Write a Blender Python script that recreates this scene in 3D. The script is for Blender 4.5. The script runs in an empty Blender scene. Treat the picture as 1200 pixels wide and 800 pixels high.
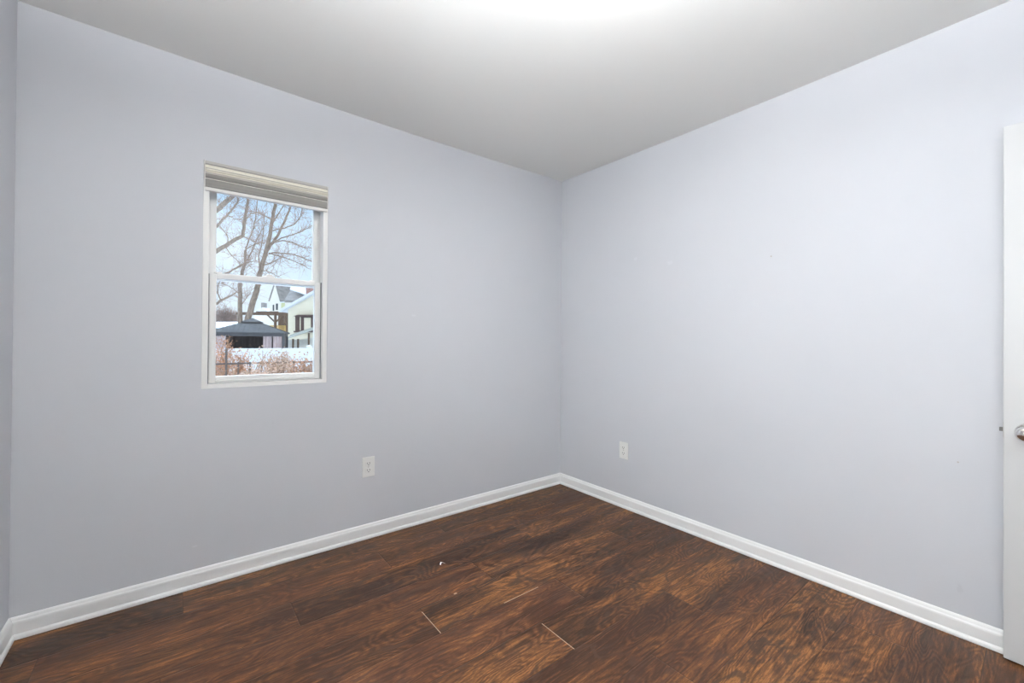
import bpy, bmesh, math, random
from mathutils import Vector, Matrix
random.seed(7)
S = bpy.context.scene
COL = S.collection

# ------------------------------------------------------------------ camera
FPX, YAW, CY, ROLL, PITCH = 495.6168, 0.9037, 394.679, 0.0073, 0.0062
CAM = Vector((-2.4312, -2.4450, 1.1558))
F0 = Vector((math.cos(YAW), math.sin(YAW), 0)); R0 = Vector((math.sin(YAW), -math.cos(YAW), 0)); U0 = Vector((0, 0, 1))
F2 = F0*math.cos(PITCH) + U0*math.sin(PITCH); U2 = U0*math.cos(PITCH) - F0*math.sin(PITCH)
RR = R0*math.cos(ROLL) + U2*math.sin(ROLL); UU = U2*math.cos(ROLL) - R0*math.sin(ROLL)
cd = bpy.data.cameras.new('camera'); cam = bpy.data.objects.new('camera', cd); COL.objects.link(cam)
cd.sensor_width = 36; cd.lens = FPX/1200*36; cd.clip_start = 0.02; cd.clip_end = 400
cd.shift_y = -(400-CY)/1200
cam.matrix_world = Matrix.Translation(CAM) @ Matrix((RR, UU, -F2)).transposed().to_4x4()
S.camera = cam

def at(px, py, dep):                       # a point of the photograph at a real distance
    return CAM + (F2 + RR*((px-600)/FPX) - UU*((py-CY)/FPX))*dep

# ------------------------------------------------------------------ world / light / exposure
vs = S.view_settings
S.display_settings.display_device = 'sRGB'
vs.view_transform = 'Standard'; vs.look = 'None'; vs.gamma = 1; vs.use_curve_mapping = False
vs.exposure = 0.33
W = bpy.data.worlds.new('sky'); S.world = W; W.use_nodes = True
nt = W.node_tree; nt.nodes.clear()
def N(t, typ, **kw):
    n = t.nodes.new(typ)
    for k, v in kw.items(): setattr(n, k, v)
    return n
tc = N(nt, 'ShaderNodeTexCoord'); sx = N(nt, 'ShaderNodeSeparateXYZ'); nt.links.new(tc.outputs['Generated'], sx.inputs[0])
rp = N(nt, 'ShaderNodeValToRGB'); nt.links.new(sx.outputs['Z'], rp.inputs[0])
cr = rp.color_ramp
cr.elements[0].position = 0.0; cr.elements[0].color = (0.80, 0.88, 0.96, 1)
cr.elements[1].position = 1.0; cr.elements[1].color = (0.55, 0.72, 0.95, 1)
e = cr.elements.new(0.12); e.color = (0.63, 0.80, 0.97, 1)
e = cr.elements.new(0.28); e.color = (0.50, 0.70, 0.93, 1)
ns = N(nt, 'ShaderNodeTexNoise'); ns.inputs['Scale'].default_value = 5; ns.inputs['Detail'].default_value = 6
nt.links.new(tc.outputs['Generated'], ns.inputs['Vector'])
cl = N(nt, 'ShaderNodeMapRange'); cl.inputs[1].default_value = .45; cl.inputs[2].default_value = .7; cl.inputs[4].default_value = .55
nt.links.new(ns.outputs[0], cl.inputs[0])
mx = N(nt, 'ShaderNodeMix', data_type='RGBA'); nt.links.new(cl.outputs[0], mx.inputs[0]); nt.links.new(rp.outputs[0], mx.inputs[6])
mx.inputs[7].default_value = (.93, .95, .98, 1)
# sky brightened high up beyond the window, out of view, for floor glare
hi = N(nt, 'ShaderNodeMapRange'); hi.inputs[1].default_value = .38; hi.inputs[2].default_value = .62; hi.inputs[3].default_value = .95; hi.inputs[4].default_value = 14.0
nt.links.new(sx.outputs['Z'], hi.inputs[0])
hy_ = N(nt, 'ShaderNodeMapRange'); hy_.inputs[1].default_value = .3; hy_.inputs[2].default_value = .7; nt.links.new(sx.outputs['Y'], hy_.inputs[0])
hm = N(nt, 'ShaderNodeMix', data_type='FLOAT'); hm.inputs[2].default_value = .95; nt.links.new(hy_.outputs[0], hm.inputs[0]); nt.links.new(hi.outputs[0], hm.inputs[3])
bg = N(nt, 'ShaderNodeBackground'); nt.links.new(mx.outputs[2], bg.inputs[0]); nt.links.new(hm.outputs[0], bg.inputs[1])
wo = N(nt, 'ShaderNodeOutputWorld'); nt.links.new(bg.outputs[0], wo.inputs[0])

sd = bpy.data.lights.new('sun', 'SUN'); sd.energy = .6; sd.angle = math.radians(3); sd.color = (1, .95, .86)
sun = bpy.data.objects.new('sun', sd); COL.objects.link(sun)
sun.rotation_euler = Vector((-0.15, -0.85, 0.50)).to_track_quat('Z', 'Y').to_euler()
FILL_LAMP_W, FILL_HALL_W, FILL_TORCH_W = 42, 40, 1060  # strengths of the added lamps, none of them in view
FILL_DAY_W = 28                                 # daylight power: area light added outside the added side window beside the camera
def portal(name, loc, rot, sx_, sy_):
    d = bpy.data.lights.new(name, 'AREA'); d.shape = 'RECTANGLE'; d.size = sx_; d.size_y = sy_
    d.cycles.is_portal = True
    o = bpy.data.objects.new(name, d); COL.objects.link(o); o.location = loc; o.rotation_euler = rot

# ------------------------------------------------------------------ materials
def mat(name, col, rough=.5, metal=0, spec=.5, bump=None, var=None):
    m = bpy.data.materials.new(name); m.use_nodes = True
    t = m.node_tree; b = t.nodes['Principled BSDF']
    b.inputs['Base Color'].default_value = (*col, 1); b.inputs['Roughness'].default_value = rough
    b.inputs['Metallic'].default_value = metal; b.inputs['Specular IOR Level'].default_value = spec
    c = N(t, 'ShaderNodeTexCoord')
    if var:                                # (scale, amount, (sx,sy,sz))
        sc, am, st = var
        mp = N(t, 'ShaderNodeMapping'); mp.inputs['Scale'].default_value = st; t.links.new(c.outputs['Object'], mp.inputs[0])
        n = N(t, 'ShaderNodeTexNoise'); n.inputs['Scale'].default_value = sc; n.inputs['Detail'].default_value = 5
        t.links.new(mp.outputs[0], n.inputs['Vector'])
        r = N(t, 'ShaderNodeMapRange'); r.inputs[3].default_value = 1-am; r.inputs[4].default_value = 1+am; r.inputs[1].default_value = .25; r.inputs[2].default_value = .75
        t.links.new(n.outputs[0], r.inputs[0])
        v = N(t, 'ShaderNodeVectorMath', operation='SCALE'); v.inputs[0].default_value = col; t.links.new(r.outputs[0], v.inputs['Scale'])
        t.links.new(v.outputs[0], b.inputs['Base Color'])
    if bump:                               # (scale, strength, distance)
        n = N(t, 'ShaderNodeTexNoise'); n.inputs['Scale'].default_value = bump[0]; n.inputs['Detail'].default_value = 4
        t.links.new(c.outputs['Object'], n.inputs['Vector'])
        bp = N(t, 'ShaderNodeBump'); bp.inputs['Strength'].default_value = bump[1]; bp.inputs['Distance'].default_value = bump[2]
        t.links.new(n.outputs[0], bp.inputs['Height']); t.links.new(bp.outputs[0], b.inputs['Normal'])
    return m
M = {}
M['wall'] = mat('wall_paint', (.612, .624, .654), .55, spec=.35, bump=(140, .10, .002), var=(2.2, .012, (1, 1, 1)))
def scuffs(m, marks):
    t = m.node_tree; b = t.nodes['Principled BSDF']; src = b.inputs['Base Color'].links[0].from_socket
    c = N(t, 'ShaderNodeTexCoord'); n = N(t, 'ShaderNodeTexNoise'); n.inputs['Scale'].default_value = 60
    t.links.new(c.outputs['Object'], n.inputs['Vector'])
    for p, rad, f in marks:
        a = N(t, 'ShaderNodeVectorMath', operation='SUBTRACT'); t.links.new(c.outputs['Object'], a.inputs[0]); a.inputs[1].default_value = p
        d = N(t, 'ShaderNodeVectorMath', operation='DIVIDE'); t.links.new(a.outputs[0], d.inputs[0]); d.inputs[1].default_value = rad
        l = N(t, 'ShaderNodeVectorMath', operation='LENGTH'); t.links.new(d.outputs[0], l.inputs[0])
        q = N(t, 'ShaderNodeMath', operation='ADD'); t.links.new(l.outputs['Value'], q.inputs[0]); t.links.new(n.outputs[0], q.inputs[1])
        k = N(t, 'ShaderNodeMapRange'); k.inputs[1].default_value = 1.0; k.inputs[2].default_value = 1.35; k.inputs[3].default_value = f; k.inputs[4].default_value = 1
        t.links.new(q.outputs[0], k.inputs[0])
        v = N(t, 'ShaderNodeVectorMath', operation='SCALE'); t.links.new(src, v.inputs[0]); t.links.new(k.outputs[0], v.inputs['Scale']); src = v.outputs[0]
    t.links.new(src, b.inputs['Base Color'])
scuffs(M['wall'], [((-1.284, 0, 1.30), (.022, .3, .010), 1.07), ((0, -.964, 1.647), (.3, .03, .016), 1.06), ((0, -.709, 1.711), (.3, .018, .018), 1.06),
                   ((0, -2.227, .185), (.3, .012, .022), .95), ((-2.365, 0, .189), (.016, .3, .006), 1.08), ((-2.05, 0, .724), (.008, .3, .012), .97)])
M['ceil'] = mat('ceiling_paint', (.85, .85, .825), .9, spec=.2, bump=(90, .12, .002))
M['trim'] = mat('trim_paint', (.90, .90, .885), .35, var=(3, .02, (1, 1, 1)))
M['door'] = mat('door_paint', (.60, .605, .60), .38, bump=(60, .05, .001))
M['vinyl'] = mat('window_vinyl', (.90, .895, .87), .32, var=(6, .01, (1, 1, 1)))
M['gap_shade'] = mat('gap_shade_grey', (.22, .22, .23), .7, var=(6, .1, (1, 1, 1)))  # dark grey for the shadow line beside the sash
M['chrome'] = mat('chrome', (.80, .78, .76), .12, metal=1, bump=(20, .02, .001))
M['steel'] = mat('brushed_steel', (.50, .47, .44), .3, metal=1, bump=(80, .05, .001))
M['bolt'] = mat('dull_bolt_metal', (.20, .19, .18), .5, metal=.8, bump=(80, .05, .001))
M['plastic'] = mat('outlet_plastic', (.85, .85, .82), .3, var=(20, .01, (1, 1, 1)))
M['slot'] = mat('dark_slot', (.04, .04, .04), .7, var=(20, .1, (1, 1, 1)))
M['rail'] = mat('shade_rail', (.80, .78, .74), .4, var=(12, .02, (1, 1, 1)))
M['cassette'] = mat('shade_cassette', (.50, .48, .45), .5, var=(12, .04, (1, 1, 30)))
M['snow'] = mat('snow', (.78, .80, .84), .8, bump=(1.2, .4, .1), var=(.7, .05, (1, 1, 1)))
M['bark'] = mat('grey_brown_bark', (.27, .205, .155), .9, var=(9, .45, (1, 1, .3)), bump=(14, .5, .03))
M['bark2'] = mat('pale_bark', (.30, .235, .18), .9, var=(12, .4, (1, 1, .3)))
M['twig'] = mat('twig', (.34, .25, .21), .9, var=(4, .3, (1, 1, 1)))
M['vinylfence'] = mat('white_vinyl_fence', (.82, .85, .88), .5, var=(1, .03, (1, 1, 1)))
M['iron'] = mat('dark_iron', (.15, .12, .105), .6, metal=.3, var=(8, .2, (1, 1, 1)))
M['leaf'] = mat('dry_leaf', (.60, .34, .21), .9, var=(2.2, .45, (1, 1, 1)))
M['leaf2'] = mat('faded_dry_leaf', (.62, .44, .33), .9, var=(2.2, .4, (1, 1, 1)))
M['vine'] = mat('vine_stem', (.42, .27, .17), .9, var=(3, .3, (1, 1, 1)))
M['metalroof'] = mat('grey_metal_roof', (.11, .106, .104), .8, spec=.2, var=(3, .15, (1, 1, 1)))
M['darkmetal'] = mat('dark_metal_frame', (.075, .07, .07), .6, var=(3, .1, (1, 1, 1)))
M['curtain'] = mat('pale_pink_curtain', (.66, .55, .53), .9, var=(14, .12, (1, 1, .1)))
M['netting'] = mat('brown_netting', (.13, .10, .09), .9, var=(10, .25, (1, 1, .2)))
M['cream'] = mat('cream_siding', (.84, .77, .60), .8, var=(1, .04, (1, 1, 12)))
M['paleside'] = mat('pale_siding', (.82, .78, .69), .8, var=(1, .04, (1, 1, 12)))
M['yellowside'] = mat('yellow_siding', (.62, .60, .33), .8, var=(1, .06, (1, 1, 12)))
M['shingle'] = mat('grey_shingles', (.29, .265, .245), .9, var=(1.6, .25, (1, 1, 2)))
M['whitewood'] = mat('white_trim_board', (.86, .87, .87), .7, var=(2, .02, (1, 1, 1)))
M['brownwood'] = mat('dark_brown_timber', (.16, .105, .07), .85, var=(3, .25, (1, 1, 1)))
M['yellowwood'] = mat('yellow_pine_rail', (.66, .45, .16), .8, var=(3, .15, (1, 1, 1)))
M['shutter'] = mat('brown_shutter', (.13, .085, .075), .8, var=(4, .2, (1, 1, 4)))
M['brick'] = mat('reddish_brick', (.42, .24, .20), .9, var=(6, .25, (1, 1, 1)))
M['awning'] = mat('weathered_awning', (.33, .33, .28), .9, var=(3, .25, (1, 1, 1)))
M['darkglass'] = mat('dark_window_glass', (.07, .08, .09), .15, var=(3, .1, (1, 1, 1)))
M['paper'] = mat('white_paper_scrap', (.85, .85, .85), .8, var=(20, .03, (1, 1, 1)))
M['thicket'] = mat('thicket_twigs', (.38, .29, .25), .95, var=(2, .3, (1, 1, 1)))

def fabric_mat():
    m = bpy.data.materials.new('shade_fabric'); m.use_nodes = True; t = m.node_tree; b = t.nodes['Principled BSDF']
    c = N(t, 'ShaderNodeTexCoord'); s = N(t, 'ShaderNodeSeparateXYZ'); t.links.new(c.outputs['Object'], s.inputs[0])
    r = N(t, 'ShaderNodeMapRange'); r.inputs[1].default_value = 1.855; r.inputs[2].default_value = 1.972
    t.links.new(s.outputs['Z'], r.inputs[0])
    k = N(t, 'ShaderNodeValToRGB'); k.color_ramp.interpolation = 'CONSTANT'; t.links.new(r.outputs[0], k.inputs[0])
    st = [(0, (.24, .23, .215)), (.38, (.62, .60, .55)), (.42, (.27, .26, .24)), (.58, (.42, .40, .36)), (.66, (.76, .73, .62)), (.78, (.50, .48, .42)),
          (.82, (.80, .77, .66)), (.94, (.45, .43, .40))]
    k.color_ramp.elements[0].position = 0; k.color_ramp.elements[0].color = (*st[0][1], 1)
    k.color_ramp.elements[1].position = st[-1][0]; k.color_ramp.elements[1].color = (*st[-1][1], 1)
    for p, cc in st[1:-1]:
        e = k.color_ramp.elements.new(p); e.color = (*cc, 1)
    mp = N(t, 'ShaderNodeMapping'); mp.inputs['Scale'].default_value = (6, 20, 500); t.links.new(c.outputs['Object'], mp.inputs[0])
    n = N(t, 'ShaderNodeTexNoise'); n.inputs['Scale'].default_value = 1; t.links.new(mp.outputs[0], n.inputs['Vector'])
    a = N(t, 'ShaderNodeMapRange'); a.inputs[3].default_value = .8; a.inputs[4].default_value = 1.2; t.links.new(n.outputs[0], a.inputs[0])
    v = N(t, 'ShaderNodeVectorMath', operation='SCALE'); t.links.new(k.outputs[0], v.inputs[0]); t.links.new(a.outputs[0], v.inputs['Scale'])
    t.links.new(v.outputs[0], b.inputs['Base Color']); b.inputs['Roughness'].default_value = .8
    return m
M['fabric'] = fabric_mat()

def glass_mat():
    m = bpy.data.materials.new('window_glass'); m.use_nodes = True; t = m.node_tree; t.nodes.clear()
    o = N(t, 'ShaderNodeOutputMaterial'); x = N(t, 'ShaderNodeMixShader'); fr = N(t, 'ShaderNodeFresnel'); fr.inputs[0].default_value = 1.35
    tr = N(t, 'ShaderNodeBsdfTransparent'); tr.inputs[0].default_value = (.97, .98, .98, 1); g = N(t, 'ShaderNodeBsdfGlossy'); g.inputs['Roughness'].default_value = .02
    t.links.new(fr.outputs[0], x.inputs[0]); t.links.new(tr.outputs[0], x.inputs[1]); t.links.new(g.outputs[0], x.inputs[2]); t.links.new(x.outputs[0], o.inputs[0])
    return m
M['glass'] = glass_mat()

def emit_mat(name, col, st):
    m = bpy.data.materials.new(name); m.use_nodes = True; b = m.node_tree.nodes['Principled BSDF']
    b.inputs['Base Color'].default_value = (.8, .8, .8, 1); b.inputs['Emission Color'].default_value = (*col, 1); b.inputs['Emission Strength'].default_value = st
    return m

SEAM0, PW, PL = -0.0125, 0.1905, 1.242
def floor_mat():
    m = bpy.data.materials.new('hickory_laminate'); m.use_nodes = True; t = m.node_tree; b = t.nodes['Principled BSDF']
    L = t.links.new
    def mt(op, a, bb=None, c=None, clamp=False):
        n = N(t, 'ShaderNodeMath', operation=op); n.use_clamp = clamp
        for i, v in enumerate((a, bb, c)):
            if v is None: continue
            if isinstance(v, (int, float)): n.inputs[i].default_value = v
            else: L(v, n.inputs[i])
        return n.outputs[0]
    def mr(v, a, bb, c, d):
        n = N(t, 'ShaderNodeMapRange'); L(v, n.inputs[0])
        for i, q in enumerate((a, bb, c, d)): n.inputs[i+1].default_value = q
        return n.outputs[0]
    def comb(x, y, z):
        n = N(t, 'ShaderNodeCombineXYZ')
        for i, v in enumerate((x, y, z)):
            if isinstance(v, (int, float)): n.inputs[i].default_value = v
            else: L(v, n.inputs[i])
        return n.outputs[0]
    def noise(vec, det=4, dist=0., rough=.5):
        n = N(t, 'ShaderNodeTexNoise'); n.inputs['Scale'].default_value = 1; n.inputs['Detail'].default_value = det
        n.inputs['Distortion'].default_value = dist; n.inputs['Roughness'].default_value = rough; L(vec, n.inputs['Vector']); return n.outputs[0]
    def mixc(f, a, bb, op='MIX'):
        n = N(t, 'ShaderNodeMix', data_type='RGBA', blend_type=op)
        if isinstance(f, (int, float)): n.inputs[0].default_value = f
        else: L(f, n.inputs[0])
        for i, v in ((6, a), (7, bb)):
            if isinstance(v, tuple): n.inputs[i].default_value = (*v, 1)
            else: L(v, n.inputs[i])
        return n.outputs[2]
    tcn = N(t, 'ShaderNodeTexCoord'); s = N(t, 'ShaderNodeSeparateXYZ'); L(tcn.outputs['Object'], s.inputs[0])
    x, y = s.outputs['X'], s.outputs['Y']
    rf = mt('DIVIDE', mt('SUBTRACT', SEAM0, y), PW)
    row = mt('FLOOR', rf); fy = mt('SUBTRACT', rf, row)
    seams = {0: -2.407, 1: -1.575, 2: -2.036, 3: -1.228, 4: -1.610, 5: -2.23, 6: -1.257, 7: -1.9, 8: -1.05, 9: -2.3, 10: -1.5, 11: -.75,
             12: -1.7, 13: -1.1, 14: -2.1, 15: -1.4, 16: -.9}
    k = N(t, 'ShaderNodeValToRGB'); k.color_ramp.interpolation = 'CONSTANT'
    L(mt('DIVIDE', mt('ADD', row, .5), 30), k.inputs[0])
    el = k.color_ramp.elements
    val = lambda r: ((-seams[r]) % PL)/PL
    el[0].position = 0; el[0].color = (val(0),)*3+(1,); el[1].position = 16/30; el[1].color = (val(16),)*3+(1,)
    for r in range(1, 16):
        q = el.new(r/30); q.color = (val(r),)*3+(1,)
    sr = N(t, 'ShaderNodeSeparateColor'); L(k.outputs[0], sr.inputs[0])
    xf = mt('ADD', mt('DIVIDE', x, PL), sr.outputs[0]); col = mt('FLOOR', xf); fx = mt('SUBTRACT', xf, col)
    pid = mt('ADD', mt('MULTIPLY', row, 17.3), mt('MULTIPLY', col, 5.7))
    wn = N(t, 'ShaderNodeTexWhiteNoise', noise_dimensions='1D'); L(pid, wn.inputs['W'])
    ws = N(t, 'ShaderNodeSeparateColor'); L(wn.outputs['Color'], ws.inputs[0])
    r1, r2, r3 = ws.outputs[0], ws.outputs[1], ws.outputs[2]
    ox = mt('MULTIPLY', r1, 40); oy = mt('MULTIPLY', r2, 40)
    def vec(sx_, sy_, z=0.): return comb(mt('ADD', mt('MULTIPLY', x, sx_), ox), mt('ADD', mt('MULTIPLY', y, sy_), oy), z)
    big = noise(vec(1.3, 8), 3, .8)
    mid = noise(vec(5, 26, 3), 5, 1.0, .6)
    fine = noise(vec(7, 105, 7), 4, .9, .62)
    spec = noise(vec(70, 160, 2), 3, 0, .6)
    ring = noise(vec(1.9, 6.5, 9), 2, .5)
    rs = mt('SINE', mt('MULTIPLY', ring, 120)); rs = mr(rs, -1, 1, 0, 1)
    knot = noise(vec(7, 17, 5), 4, 1.5)
    tone = mt('ADD', mt('ADD', mt('MULTIPLY', big, .75), mt('MULTIPLY', mid, .42)), mt('MULTIPLY', fine, .62))
    tone = mt('ADD', tone, mt('MULTIPLY', spec, .22))
    tone = mt('ADD', tone, mt('MULTIPLY', rs, .12))
    tone = mt('ADD', tone, mr(r3, 0, 1, -.06, .05))
    kr = N(t, 'ShaderNodeValToRGB'); L(mr(tone, .90, 1.26, 0, 1), kr.inputs[0])
    e = kr.color_ramp.elements
    e[0].position = 0; e[0].color = (.016, .008, .005, 1); e[1].position = 1; e[1].color = (.25, .118, .042, 1)
    for p, c in ((.25, (.040, .018, .009)), (.5, (.080, .035, .015)), (.75, (.135, .060, .022))):
        q = e.new(p); q.color = (*c, 1)
    c1 = mixc(mt('MULTIPLY', mr(knot, .58, .66, 0, 1), .8), kr.outputs[0], (.040, .024, .018))
    c1 = mixc(mr(r2, 0, 1, 0, .22), c1, (.14, .055, .032))
    fl = noise(vec(26, 260, 11), 3, 1.5, .6)
    c1 = mixc(mt('MULTIPLY', mr(fl, .54, .62, 0, 1), .7), c1, (.045, .024, .015))
    # joints between planks
    ey = mt('MULTIPLY', mt('MINIMUM', fy, mt('SUBTRACT', 1, fy)), PW); ex = mt('MULTIPLY', mt('MINIMUM', fx, mt('SUBTRACT', 1, fx)), PL)
    ed = mt('MINIMUM', ey, ex)
    seam = mr(ed, .0006, .0019, 1, 0)
    c2 = mixc(mt('MULTIPLY', seam, .75), c1, (.022, .012, .009))
    # worn pale joints, each where it is
    def box(x0, x1, y0, y1):
        return mt('MULTIPLY', mt('MULTIPLY', mt('GREATER_THAN', x, x0), mt('LESS_THAN', x, x1)), mt('MULTIPLY', mt('GREATER_THAN', y, y0), mt('LESS_THAN', y, y1)))
    wz = mt('ADD', box(-1.30, -1.10, -.9672, -.9638), mt('ADD', box(-1.6125, -1.6095, -.965, -.80), box(-1.2592, -1.2562, -1.346, -1.165)))
    wz = mt('ADD', wz, box(-1.44, -1.425, -.779, -.770))
    c3 = mixc(mt('MULTIPLY', wz, .5), c2, (.62, .56, .48))
    L(mixc(1.0, c3, (.90, .85, .77), 'MULTIPLY'), b.inputs['Base Color'])
    h = mt('ADD', mt('MULTIPLY', fine, .5), mt('ADD', mt('MULTIPLY', rs, .25), mt('MULTIPLY', mid, .5)))
    h = mt('SUBTRACT', h, mt('MULTIPLY', mr(ed, 0, .004, 1, 0), .8))
    bp = N(t, 'ShaderNodeBump'); bp.inputs['Strength'].default_value = .45; bp.inputs['Distance'].default_value = .0016
    L(h, bp.inputs['Height']); L(bp.outputs[0], b.inputs['Normal'])
    L(mr(mid, .3, .7, .36, .50), b.inputs['Roughness'])
    b.inputs['Specular IOR Level'].default_value = .2
    return m
M['floor'] = floor_mat()

# ------------------------------------------------------------------ mesh helpers
def bx(bm, x0, x1, y0, y1, z0, z1, mi=0):
    v = [bm.verts.new(p) for p in ((x0, y0, z0), (x1, y0, z0), (x1, y1, z0), (x0, y1, z0), (x0, y0, z1), (x1, y0, z1), (x1, y1, z1), (x0, y1, z1))]
    for f in ((0, 3, 2, 1), (4, 5, 6, 7), (0, 1, 5, 4), (1, 2, 6, 5), (2, 3, 7, 6), (3, 0, 4, 7)):
        bm.faces.new([v[i] for i in f]).material_index = mi
def prism(bm, pts, off):                   # closed solid: polygon pts swept by vector off
    a = [bm.verts.new(p) for p in pts]; b = [bm.verts.new(Vector(p)+Vector(off)) for p in pts]; n = len(a)
    bm.faces.new(a); bm.faces.new(b[::-1])
    for i in range(n): bm.faces.new((a[i], b[i], b[(i+1) % n], a[(i+1) % n]))
def tube(bm, pts, rad, n=6):
    pts = [Vector(p) for p in pts]; rings = []
    for i, p in enumerate(pts):
        d = (pts[min(i+1, len(pts)-1)] - pts[max(i-1, 0)])
        if d.length < 1e-9: d = Vector((0, 0, 1))
        d.normalize(); a = d.cross(Vector((.31, .77, .12))); a.normalize(); c = d.cross(a)
        r = rad[i] if isinstance(rad, (list, tuple)) else rad
        rings.append([bm.verts.new(p + a*math.cos(2*math.pi*k/n)*r + c*math.sin(2*math.pi*k/n)*r) for k in range(n)])
    for i in range(len(rings)-1):
        for k in range(n): bm.faces.new((rings[i][k], rings[i][(k+1) % n], rings[i+1][(k+1) % n], rings[i+1][k]))
    bm.faces.new(rings[0][::-1]); bm.faces.new(rings[-1])
def lathe(bm, prof, mtx, n=32):            # prof (r, h) about local Z
    rings = []
    for r, h in prof:
        if r < 1e-6: rings.append([bm.verts.new(mtx @ Vector((0, 0, h)))])
        else: rings.append([bm.verts.new(mtx @ Vector((r*math.cos(2*math.pi*k/n), r*math.sin(2*math.pi*k/n), h))) for k in range(n)])
    for a, b in zip(rings, rings[1:]):
        for k in range(n):
            q = [a[k % len(a)], a[(k+1) % len(a)], b[(k+1) % len(b)], b[k % len(b)]]
            u = list(dict.fromkeys(q))
            if len(u) > 2: bm.faces.new(u)
def link(name, bm, m, parent=None, bevel=0, smooth=False, kind=None):
    bmesh.ops.recalc_face_normals(bm, faces=bm.faces)
    me = bpy.data.meshes.new(name); bm.to_mesh(me); bm.free()
    o = bpy.data.objects.new(name, me); COL.objects.link(o); me.materials.append(m)
    if smooth:
        for p in me.polygons: p.use_smooth = True
    if bevel:
        md = o.modifiers.new('bevel', 'BEVEL'); md.width = bevel; md.segments = 2; md.limit_method = 'ANGLE'
    if parent:
        o.parent = parent; o.matrix_parent_inverse = Matrix.Translation(-parent.location) if not parent.rotation_euler.z and parent.type == 'EMPTY' else Matrix()
    if kind: o['kind'] = kind
    return o
def boxes(name, lst, m, parent=None, bevel=0, kind=None):
    bm = bmesh.new()
    for b in lst: bx(bm, *b)
    return link(name, bm, m, parent, bevel, kind=kind)
def tag(o, label, cat, group=None):
    o['label'] = label; o['category'] = cat
    if group: o['group'] = group
    return o
def thing(name, loc, label=None, cat=None, group=None, kind=None):
    o = bpy.data.objects.new(name, None); COL.objects.link(o); o.location = loc; o.empty_display_size = .1
    if label: tag(o, label, cat, group)
    if kind: o['kind'] = kind
    return o

# ------------------------------------------------------------------ room shell
XL, YB, H, HALL = -2.929, -3.10, 2.44, -4.25
T = .15
WX0, WX1, WZ0, WZ1 = -2.348, -1.794, .914, 1.985       # window in the left wall
VY0, VY1 = -2.50, -1.30                                # added second window, out of view in the side wall beside the camera
DX0, DX1, DZ = -.855, -.125, 1.965                     # doorway behind the camera

boxes('floor', [(XL-T, T, HALL-T, T, -.12, 0)], M['floor'], kind='structure')
# ceiling: an old, slightly sagging plaster ceiling
bm = bmesh.new(); nx, ny = 30, 42; g = {}
for i in range(nx+1):
    for j in range(ny+1):
        x = XL-T + (T-(XL-T))*i/nx; y = HALL-T + (T-(HALL-T))*j/ny
        sag = .014*max(0, math.sin(math.pi*min(1, max(0, (x-XL)/(0-XL)))))*math.exp(-((y)/.9)**2) + .013*max(0, math.sin(math.pi*min(1, max(0, -y/2.6))))*math.exp(-(x/.9)**2)
        g[i, j] = bm.verts.new((x, y, H-sag))
top = {}
for i in range(nx):
    for j in range(ny): bm.faces.new((g[i, j], g[i, j+1], g[i+1, j+1], g[i+1, j]))
r = bmesh.ops.extrude_face_region(bm, geom=list(bm.faces))
for v in r['geom']:
    if isinstance(v, bmesh.types.BMVert): v.co.z = H+.15
link('ceiling', bm, M['ceil'], kind='structure', smooth=False)
boxes('wall_left', [(XL-T, WX0, 0, T, 0, H+.02), (WX1, T, 0, T, 0, H+.02), (WX0, WX1, 0, T, 0, WZ0), (WX0, WX1, 0, T, WZ1, H+.02)], M['wall'], kind='structure')
boxes('wall_right', [(0, T, HALL, 0, 0, H+.02)], M['wall'], kind='structure')
boxes('wall_side', [(XL-T, XL, HALL, VY0, 0, H+.02), (XL-T, XL, VY1, 0, 0, H+.02), (XL-T, XL, VY0, VY1, 0, WZ0), (XL-T, XL, VY0, VY1, WZ1, H+.02)], M['wall'], kind='structure')
boxes('wall_rear', [(XL, DX0, YB-.11, YB, 0, H+.02), (DX1, 0, YB-.11, YB, 0, H+.02), (DX0, DX1, YB-.11, YB, DZ, H+.02)], M['wall'], kind='structure')
boxes('wall_hall', [(XL-T, T, HALL-T, HALL, 0, H+.02)], M['wall'], kind='structure')

PROF = [(0, .002), (.019, .002), (.019, .008), (.0175, .014), (.014, .0195), (.0125, .021), (.0125, .060), (.0115, .066), (.0085, .071), (.0065, .078), (.003, .083), (0, .084)]
def baseboard(name, fa, fb):
    """fa/fb(o,z) -> world point of each mitred end for offset o from the wall"""
    bm = bmesh.new()
    a = [bm.verts.new(fa(o, z)) for o, z in PROF]; b = [bm.verts.new(fb(o, z)) for o, z in PROF]; n = len(a)
    bm.faces.new(a); bm.faces.new(b[::-1])
    for i in range(n): bm.faces.new((a[i], b[i], b[(i+1) % n], a[(i+1) % n]))
    return link(name, bm, M['trim'], kind='structure')
G = .0004
baseboard('baseboard_left', lambda o, z: (XL+o+G, -o, z), lambda o, z: (-o-G, -o, z))
baseboard('baseboard_right', lambda o, z: (-o, -o-G, z), lambda o, z: (-o, YB+o+G, z))
baseboard('baseboard_side', lambda o, z: (XL+o, -o-G, z), lambda o, z: (XL+o, YB+o+G, z))
baseboard('baseboard_rear', lambda o, z: (XL+o+G, YB+o, z), lambda o, z: (DX0-.07, YB+o, z))
# casing round the doorway behind the camera
boxes('trim_1', [(DX0-.06, DX0, YB, YB+.016, 0, DZ+.06), (DX1, DX1+.06, YB, YB+.016, 0, DZ+.06), (DX0, DX1, YB, YB+.016, DZ, DZ+.06)], M['trim'], bevel=.003, kind='structure')

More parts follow.
